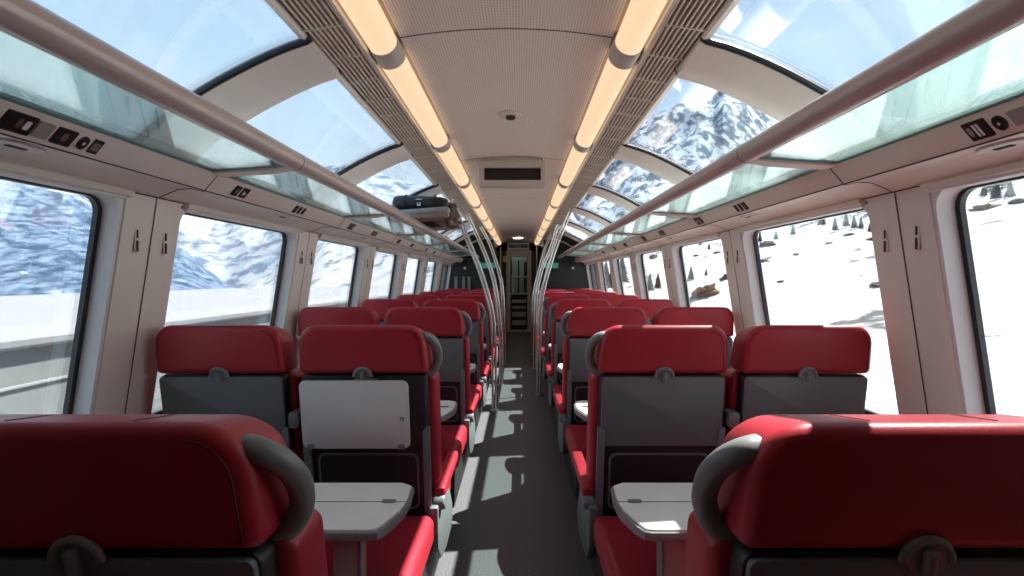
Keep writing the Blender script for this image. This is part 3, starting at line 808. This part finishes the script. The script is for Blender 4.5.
# the space behind the door glass
b = MB(); b.box((-.12, YE + 1.15, 1.3), (.16, .02, 1.3)); b.box((.07, YE + 1.15, 1.3), (.13, .02, 1.3)); b.box((0, YE + 1.15, 1.95), (.42, .01, .10))
struct(b.build('trim_7', 'reveal', smooth=False), 'pale panels seen through the far door glass', 'trim')
e = empty('notice', (-.372, YE - .045, Z(.52)))
b = MB(); b.box((0, 0, 0), (.085, .006, .15)); b.build('sheet', 'table_top', e, smooth=False)
b = MB()
for q in range(3): b.box((0, -.004, .04 - q * .04), (.055, .002, .012))
b.build('print', 'icon_brown', e, smooth=False)
tag(e, 'small beige notice on the brown panel left of the far door', 'notice')
# unseen rear wall, set close and dark to cut light on near seats
b = MB(); b.prism([(-1.6, 0), (1.6, 0), (1.6, 1.8), (1.0, 2.1), (.7, 2.3), (-.7, 2.3), (-1.0, 2.1), (-1.6, 1.8)], Y0 - .05, Y0)
struct(b.build('wall_rear_light_block', 'partition', smooth=False), 'unseen dark wall set behind the viewer to cut light', 'wall')

# ------------------------------------------------------------------ luggage on the left rack
e = empty('suitcase', (-.80, 4.72, Z(.482)))
rot = Matrix.Rotation(R(-4.5), 4, 'Y')
b = MB(); b.box((0, 0, .062), (.50, 1.05, .055), .022, 3, rot); b.build('lid', 'case', e)
b = MB(); b.box((0, 0, .022), (.49, 1.04, .036), .010, 2, rot); b.build('bottom_shell', 'caseunder', e)
b = MB()
for k in range(7): b.box((.0 - .05 + k * .022, -.1, .001), (.008, .42, .004), 0, 1, rot)
for k in range(6): b.box((.015, -.28 + k * .07, .001), (.15, .012, .004), 0, 1, rot)
b.build('net_pocket', 'net', e)
b = MB(); b.tube([(.262, -.08, .035), (.285, -.06, .033), (.285, .06, .033), (.262, .08, .035)], .007, 8); b.build('handle', 'black', e)
for v in (): pass
tag(e, 'flat grey suitcase lying across the left luggage rack', 'suitcase')
e = empty('duffel_bag', (-.80, 4.33, Z(.57)))
b = MB()
K = 26; rings = []
for k in range(K + 1):
    t = k / K; x = -.235 + .47 * t
    r = .070 * (1 - abs(2 * t - 1) ** 7) ** .35 if 0 < t < 1 else .012
    ring = []
    for q in range(20):
        a = 2 * math.pi * q / 20
        w = 1 + .05 * noise.noise(Vector((x * 14, math.cos(a) * 2, math.sin(a) * 2)))
        ring.append(b.bm.verts.new((x, r * 1.25 * math.cos(a) * w, .066 - .02 * t + r * .92 * math.sin(a) * w)))
    rings.append(ring)
for a_, d_ in zip(rings, rings[1:]):
    for q in range(20): b.bm.faces.new((a_[q], a_[(q + 1) % 20], d_[(q + 1) % 20], d_[q]))
b.bm.faces.new(rings[0]); b.bm.faces.new(rings[-1][::-1]); b.build('bag_body', 'bag', e, angle=70)
for x in (-.12, .12):
    b = MB(); b.tube([(x, .086 * math.cos(a) * 1.03, .058 + .066 * math.sin(a) * 1.05) for a in [2 * math.pi * k / 24 for k in range(24)]], .006, 6, closed=True); b.build('strap', 'net', e)
b = MB(); b.prism([(-.014, -.012), (.014, -.012), (.014, .014), (.006, .014), (.006, -.002), (-.006, -.002), (-.006, .014), (-.014, .014)], -.094, -.088, fn=lambda p: (p.x + .0, p.y, p.z + .04)); b.box((0, -.090, .080), (.05, .004, .006), 0); b.build('emblem', 'icon', e, smooth=False)
tag(e, 'black rolled bag with small white emblem on top of the flat suitcase', 'bag')
e = empty('jacket', (-.575, 4.55, Z(.46)))
b = MB(); bmesh.ops.create_icosphere(b.bm, subdivisions=4, radius=1)
for v in b.bm.verts:
    n_ = v.co.normalized(); d_ = 1 + .30 * noise.noise(n_ * 2.3) + .16 * noise.noise(n_ * 6) + .07 * noise.noise(n_ * 13)
    v.co = Vector((n_.x * .055, n_.y * .28, n_.z * .10)) * d_ + Vector((0, 0, .085))
b.build('cloth', 'jacket', e, angle=80)
b = MB(); b.tube([(.01, -.24, .14), (.03, -.15, .17), (.03, 0, .19), (.02, .15, .17)], .012, 6); b.build('sleeve', 'net', e)
tag(e, 'mottled brown crumpled jacket at the inner end of the black bag', 'jacket')

# ------------------------------------------------------------------ outside: terrain
def fbm(x, y, o=5, s=1.0):
    v = 0; a = 1; f = s
    for _ in range(o): v += a * noise.noise(Vector((x * f, y * f, 3.7))); a *= .5; f *= 2.1
    return v
def hill_z(x, y):
    u = max(0, x - 5)
    z = -1.6 + .20 * u + .0011 * u * u * (1 if u < 80 else 1) - (0 if u < 90 else .0011 * (u - 90) ** 2)
    z += fbm(x, y, 5, .035) * min(1, u / 12) * (1.3 + u * .02)
    z += (y - 40) * .012 * min(1, u / 10) if y > 0 else 0
    return z
def grid_terrain(name, xs, ys, fn, mat, label, cat):
    me = bpy.data.meshes.new(name)
    vs = [(x, y, fn(x, y)) for y in ys for x in xs]; nx = len(xs)
    fs = [(j * nx + i, j * nx + i + 1, (j + 1) * nx + i + 1, (j + 1) * nx + i) for j in range(len(ys) - 1) for i in range(nx - 1)]
    me.from_pydata(vs, [], fs); me.update()
    for p in me.polygons: p.use_smooth = True
    me.materials.append(M[mat]); o = bpy.data.objects.new(name, me); COL.objects.link(o)
    tag(o, label, cat, kind='structure'); return o
def lin(a, b_, n, p=1.0): return [a + (b_ - a) * (k / n) ** p for k in range(n + 1)]
grid_terrain('hillside', lin(3.0, 160, 110, 1.5), lin(-30, 330, 170, 1.3), hill_z, 'hillsnow', 'snow covered hillside rising on the right of the train', 'hillside')
# low track bed under the train
grid_terrain('track_bed', lin(-9, 3.5, 6), lin(-60, 400, 20), lambda x, y: -1.75, 'snow', 'snowy ground under the train', 'ground')
def left_plain(x, y):
    u = -x - 8
    return Z(-.96) - .029 * u + .25 * fbm(x, y, 3, .03) * min(1, u / 15)
grid_terrain('snow_field', lin(-8, -240, 60, 1.4), lin(-80, 420, 60), left_plain, 'snow', 'flat white snow field left of the train', 'snow field')
# gallery wall on the left
e = empty('retaining_wall', (-8, 0, -1.56)); 
b = MB(); b.box((-.1, 150, .8), (.5, 460, 2.15), .02, 1); b.build('wall_face', 'concrete', e)
b = MB(); b.box((.0, 150, 1.90), (.62, 460, .10), .02, 1); b.build('coping', 'concrete_light', e)
b = MB(); b.box((.0, 150, 1.25), (.40, 460, .05), .01, 1); b.build('ledge', 'concrete_light', e)
b = MB(); b.prism([(-.6, 1.90), (.34, 1.90), (.36, 2.0), (.30, 2.10), (.05, 2.15), (-.6, 2.14)], -80, 380); b.build('snow_cap', 'snow', e)
tag(e, 'long grey concrete wall capped with snow outside the left windows', 'retaining wall')

def mountain(name, pts, D, foot, mat, label, amp=.08, cols=200, rows=46, seed=0, back=.5, zfoot=-3):
    """ridge through directions (tan of bearing, tan of elevation) at forward-ish distance D; foot = fraction of D where the slope starts"""
    me = bpy.data.meshes.new(name); vs = []
    t0, t1 = pts[0][0], pts[-1][0]
    a0, a1 = math.atan(t0), math.atan(t1)
    def ridge(a):
        t = math.tan(a)
        for (x0, h0), (x1, h1) in zip(pts, pts[1:]):
            if x0 <= t <= x1 + 1e-6:
                f = (t - x0) / (x1 - x0); f = f * f * (3 - 2 * f) * .5 + f * .5; return h0 + (h1 - h0) * f
        return pts[-1][1]
    for j in range(rows + 1):
        w = j / rows
        for i in range(cols + 1):
            a = a0 + (a1 - a0) * i / cols
            H = ridge(a) * D      # height at ridge, for unit forward distance D
            c = math.cos(a)
            if w <= .7:
                q = w / .7; dist = D * (foot + (1 - foot) * q); h = zfoot + (H - zfoot) * (q ** 1.15)
            else:
                q = (w - .7) / .3; dist = D * (1 + back * q); h = zfoot + (H - zfoot) * (1 - q ** 1.2)
            X = math.tan(a) * dist if abs(a) < 1.2 else math.sin(a) * dist / math.cos(1.2)
            Yv = dist if abs(a) < 1.2 else math.cos(a) * dist / math.cos(1.2)
            # keep far bearings at a sensible radius
            k_ = D / 3
            nz = noise.ridged_multi_fractal(Vector((X / k_ * 2.2 + seed, Yv / k_ * 2.2, seed * .7)), 1.0, 2.1, 6, 1.0, 2.0) - 1.0
            env = math.sin(math.pi * min(1, w / .7) ** 1.2 * .5) if w <= .7 else 1 - (w - .7) / .3
            h += nz * amp * max(H, 10) * env * (.85 if w < .66 else .35)
            vs.append((X, Yv, h + CAMZ * 1.0))
    n = cols + 1
    fs = [(j * n + i, j * n + i + 1, (j + 1) * n + i + 1, (j + 1) * n + i) for j in range(rows) for i in range(cols)]
    me.from_pydata(vs, [], fs); me.update()
    for p in me.polygons: p.use_smooth = True
    me.materials.append(M[mat]); o = bpy.data.objects.new(name, me); COL.objects.link(o)
    tag(o, label, 'mountain', kind='structure'); return o
def pp(l): return [((x - 520) / 520, (279 - y) / 520) for x, y in l]
mountain('mountain_left_forest', pp([(-900, 60), (-400, 120), (-150, 150), (0, 175), (60, 192), (110, 215), (178, 247), (210, 271), (240, 296)]), 420, .45, 'forest', 'forested slope with blue shade in its colour outside the first left windows', .10, seed=2, zfoot=-18)
mountain('mountain_left_bright', pp([(215, 300), (230, 293), (262, 276), (290, 260), (330, 236), (360, 226), (400, 205), (440, 190), (480, 180), (520, 175), (560, 200), (600, 250)]), 300, .40, 'brightslope', 'pale slope with sunlit tone in its colour, descending to the valley outside the third left window', .08, seed=5, zfoot=-12)
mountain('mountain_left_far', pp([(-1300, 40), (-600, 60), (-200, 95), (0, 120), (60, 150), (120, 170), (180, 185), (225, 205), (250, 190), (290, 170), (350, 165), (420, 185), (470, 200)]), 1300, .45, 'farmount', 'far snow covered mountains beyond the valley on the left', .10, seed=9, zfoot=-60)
mountain('mountain_right_peak', pp([(530, 215), (560, 190), (600, 160), (640, 124), (662, 112), (680, 106), (700, 98), (712, 100), (725, 83), (745, 80), (770, 90), (800, 92), (850, 110), (920, 120), (1024, 130), (1300, 120), (1700, 150)]), 900, .35, 'peak', 'jagged rocky snow peak seen through the right roof windows', .13, cols=320, rows=80, seed=14, zfoot=-10)

# rocks and trees on the hillside
def ray_hill(px, py):
    """where a sight line from the seat of the viewer meets the hillside"""
    dx, dz = (px - 520) / 520, (279 - py) / 520
    y = 3.0
    while y < 330:
        x = .025 + dx * y; z = CAMZ + dz * y
        if x > 3.5 and hill_z(x, y) > z: return x, y
        y *= 1.01
    return None
def rock(x, y, size, label, flat=.45, tilt=0.0, mat='rock'):
    e = empty('rock_outcrop', (x, y, hill_z(x, y)))
    b = MB(); bmesh.ops.create_icosphere(b.bm, subdivisions=4, radius=1)
    sd = random.random() * 50
    for v in b.bm.verts:
        n_ = v.co.normalized(); d_ = 1 + .5 * noise.noise(n_ * 1.6 + Vector((sd, 0, 0))) + .28 * noise.noise(n_ * 4 + Vector((0, sd, 0))) + .12 * noise.noise(n_ * 9)
        v.co = Vector((n_.x * size * .6, n_.y * size, n_.z * size * flat)) * d_
        v.co.z += v.co.y * tilt
    b.build('stone', mat, e, angle=28)
    b = MB(); bmesh.ops.create_icosphere(b.bm, subdivisions=3, radius=1)
    for v in b.bm.verts:
        n_ = v.co.normalized(); d_ = 1 + .25 * noise.noise(n_ * 3 + Vector((sd, 3, 0)))
        v.co = Vector((n_.x * size * .30, n_.y * size * .55, n_.z * size * flat * .35)) * d_ + Vector((size * .22, size * .1, size * flat * .85)); v.co.z += v.co.y * tilt
    b.build('snow_cap', 'snow', e)
    tag(e, label, 'rock')
def conifer(x, y, h, label, group):
    e = empty('conifer_tree', (x, y, hill_z(x, y) - .1))
    b = MB(); rnd = random.Random(int(x * 13 + y * 7))
    tiers = 9
    for k in range(tiers):
        zb = h * (.12 + .80 * k / tiers); zt = zb + h * .19; r = h * .24 * (1 - k / tiers) ** .85 + .03 * h
        n = 13; top = b.bm.verts.new((0, 0, zt)); ring = []
        for q in range(n * 2):
            a = math.pi * q / n + k; rq = r * (1 if q % 2 else .55) * rnd.uniform(.8, 1.15)
            ring.append(b.bm.verts.new((rq * math.cos(a), rq * math.sin(a), zb - .10 * rq * (q % 2))))
        for q in range(2 * n): b.bm.faces.new((ring[q], ring[(q + 1) % (2 * n)], top))
        b.bm.faces.new(ring[::-1])
    b.build('foliage', 'conifer', e, smooth=False)
    b = MB(); b.tube([(0, 0, 0), (0, 0, h * .9)], h * .018, 6); b.build('trunk', 'trunk', e)
    tag(e, label, 'tree', group)
def where(px): return 'nearest' if px > 900 else 'wide' if px > 745 else 'second' if px > 680 else 'third'
for px, py, wp, lab, fl, ti in [
    (703, 296, 30, 'long brown rock outcrop low in the second wide right window from the front', .42, -.45),
    (726, 279, 14, 'brown rock at the upper end of the long outcrop', .5, -.3),
    (985, 209, 24, 'long brown rock band high in the nearest right window', .28, 0),
    (1019, 203, 16, 'brown rock at the frame edge in the nearest right window', .35, 0),
    (767, 245, 17, 'dark rock at the upper left of the wide right window', .4, 0),
    (764, 262, 13, 'low dark rock under the upper left rock of the wide right window', .35, 0),
    (781, 282, 10, 'tiny dark rock by itself at the lower left of the wide right window', .3, 0),
    (878, 286, 17, 'dark rock at the right edge of the wide right window', .4, 0),
    (829, 244, 9, 'tiny dark rock in the upper middle of the wide right window', .35, 0),
    (850, 236, 11, 'small dark rock below the trees of the wide right window', .35, 0),
    (872, 241, 11, 'small dark rock near the upper right corner of the wide right window', .35, 0),
    (796, 256, 7, 'speck of dark rock left of the middle in the wide right window', .35, 0),
    (696, 256, 7, 'speck of rock high in the window with the brown outcrop', .35, 0),
    (717, 253, 9, 'small rock at the top right of the window with the brown outcrop', .35, 0),
    (654, 258, 12, 'upper dark rock in the third right window', .35, 0),
    (642, 271, 11, 'lower left dark rock in the third right window', .35, 0)]:
    r = ray_hill(px, py)
    if r: rock(r[0], r[1], wp / 520 * r[1] * .55, lab, fl, ti, 'rock' if wp >= 18 else 'darkrock')
k = 0
for px, py, hp, lab in [(757, 232, 12, None), (764, 228, 15, None), (772, 229, 10, None), (783, 226, 16, None), (800, 222, 20, None), (811, 223, 20, None), (817, 221, 14, None),
    (760, 242, 9, None), (776, 240, 8, None), (793, 236, 10, None), (822, 226, 15, None), (846, 228, 13, None), (854, 229, 12, None), (861, 230, 11, None), (870, 232, 9, None), (642, 250, 7, None), (655, 246, 8, None), (700, 246, 7, None), (709, 250, 6, None), (996, 200, 18, None), (984, 197, 12, None), (1010, 198, 16, None), (835, 232, 12, None), (842, 218, 18, None), (850, 216, 22, None), (858, 215, 24, None), (870, 214, 20, None), (990, 190, 20, None), (1002, 188, 22, None),
    (691, 281, 12, 'small dark conifer near the left edge of the second right window'), (706, 276, 6, 'lone tiny conifer right of the small conifer in the second right window'),
    (650, 292, 16, 'bushy conifer low in the third right window'), (658, 290, 14, 'conifer beside the bushy one in the third right window'), (622, 285, 24, None), (612, 290, 20, None), (606, 288, 22, None)]:
    r = ray_hill(px, py)
    if r: conifer(r[0], r[1], 1.25 * hp / 520 * r[1], lab or 'dark conifer standing on the snowy hillside seen through the right windows', None if lab else 'conifers on the hillside')

# ------------------------------------------------------------------ world, sun, camera
w = bpy.data.worlds.new('World'); scene.world = w; w.use_nodes = True
nt = w.node_tree
for n in list(nt.nodes): nt.nodes.remove(n)
out = nt.nodes.new('ShaderNodeOutputWorld'); bg = nt.nodes.new('ShaderNodeBackground')
tc = nt.nodes.new('ShaderNodeTexCoord'); sp = nt.nodes.new('ShaderNodeSeparateXYZ'); nt.links.new(tc.outputs['Generated'], sp.inputs[0])
cr = nt.nodes.new('ShaderNodeValToRGB')
cr.color_ramp.elements[0].position = 0.0; cr.color_ramp.elements[0].color = (.82, .90, .96, 1)
cr.color_ramp.elements[1].position = .85; cr.color_ramp.elements[1].color = (.30, .50, .80, 1)
el = cr.color_ramp.elements.new(.35); el.color = (.52, .71, .92, 1)
nt.links.new(sp.outputs['Z'], cr.inputs['Fac'])
nz = nt.nodes.new('ShaderNodeTexNoise'); nz.inputs['Scale'].default_value = 3; nz.inputs['Detail'].default_value = 6
mp_ = nt.nodes.new('ShaderNodeMapping'); mp_.inputs['Scale'].default_value = (1, 1, 2.5); nt.links.new(tc.outputs['Generated'], mp_.inputs[0]); nt.links.new(mp_.outputs[0], nz.inputs['Vector'])
c2 = nt.nodes.new('ShaderNodeValToRGB'); c2.color_ramp.elements[0].position = .53; c2.color_ramp.elements[0].color = (0, 0, 0, 1); c2.color_ramp.elements[1].position = .75; c2.color_ramp.elements[1].color = (.38, .38, .38, 1)
nt.links.new(nz.outputs['Fac'], c2.inputs['Fac'])
mx = nt.nodes.new('ShaderNodeMix'); mx.data_type = 'RGBA'; mx.inputs[7].default_value = (.88, .93, .98, 1)
nt.links.new(c2.outputs['Color'], mx.inputs[0]); nt.links.new(cr.outputs['Color'], mx.inputs[6]); nt.links.new(mx.outputs[2], bg.inputs['Color'])
bg.inputs['Strength'].default_value = 1.02
nt.links.new(bg.outputs[0], out.inputs[0])

sun = bpy.data.lights.new('sun', 'SUN'); sun.energy = 11; sun.angle = R(.6); sun.color = (1, .95, .88)
so = bpy.data.objects.new('sun', sun); COL.objects.link(so)
elev = R(57.3); yaw = R(24)   # sun to the right, slightly ahead
d = Vector((math.cos(elev) * math.cos(yaw), math.cos(elev) * math.sin(yaw), math.sin(elev)))
so.rotation_euler = (-d).to_track_quat('-Z', 'Y').to_euler(); so.location = (20, 0, 30)

cam = bpy.data.cameras.new('camera'); co = bpy.data.objects.new('camera', cam); COL.objects.link(co)
co.location = (.025, 0, CAMZ); co.rotation_euler = (R(90), 0, 0)
cam.sensor_width = 36; cam.lens = 36 * 520 / 1024
cam.shift_x = -8 / 1024; cam.shift_y = -9 / 1024; cam.clip_end = 5000; cam.clip_start = .02
scene.camera = co
scene.view_settings.view_transform = 'Standard'; scene.view_settings.look = 'None'
scene.view_settings.exposure = 0.75; scene.view_settings.gamma = 1; scene.view_settings.use_curve_mapping = False
scene.cycles.max_bounces = 10; scene.cycles.diffuse_bounces = 5; scene.cycles.transparent_max_bounces = 24
scene.cycles.caustics_reflective = False; scene.cycles.caustics_refractive = False
scene.cycles.sample_clamp_indirect = 4
scene.cycles.use_denoising = True
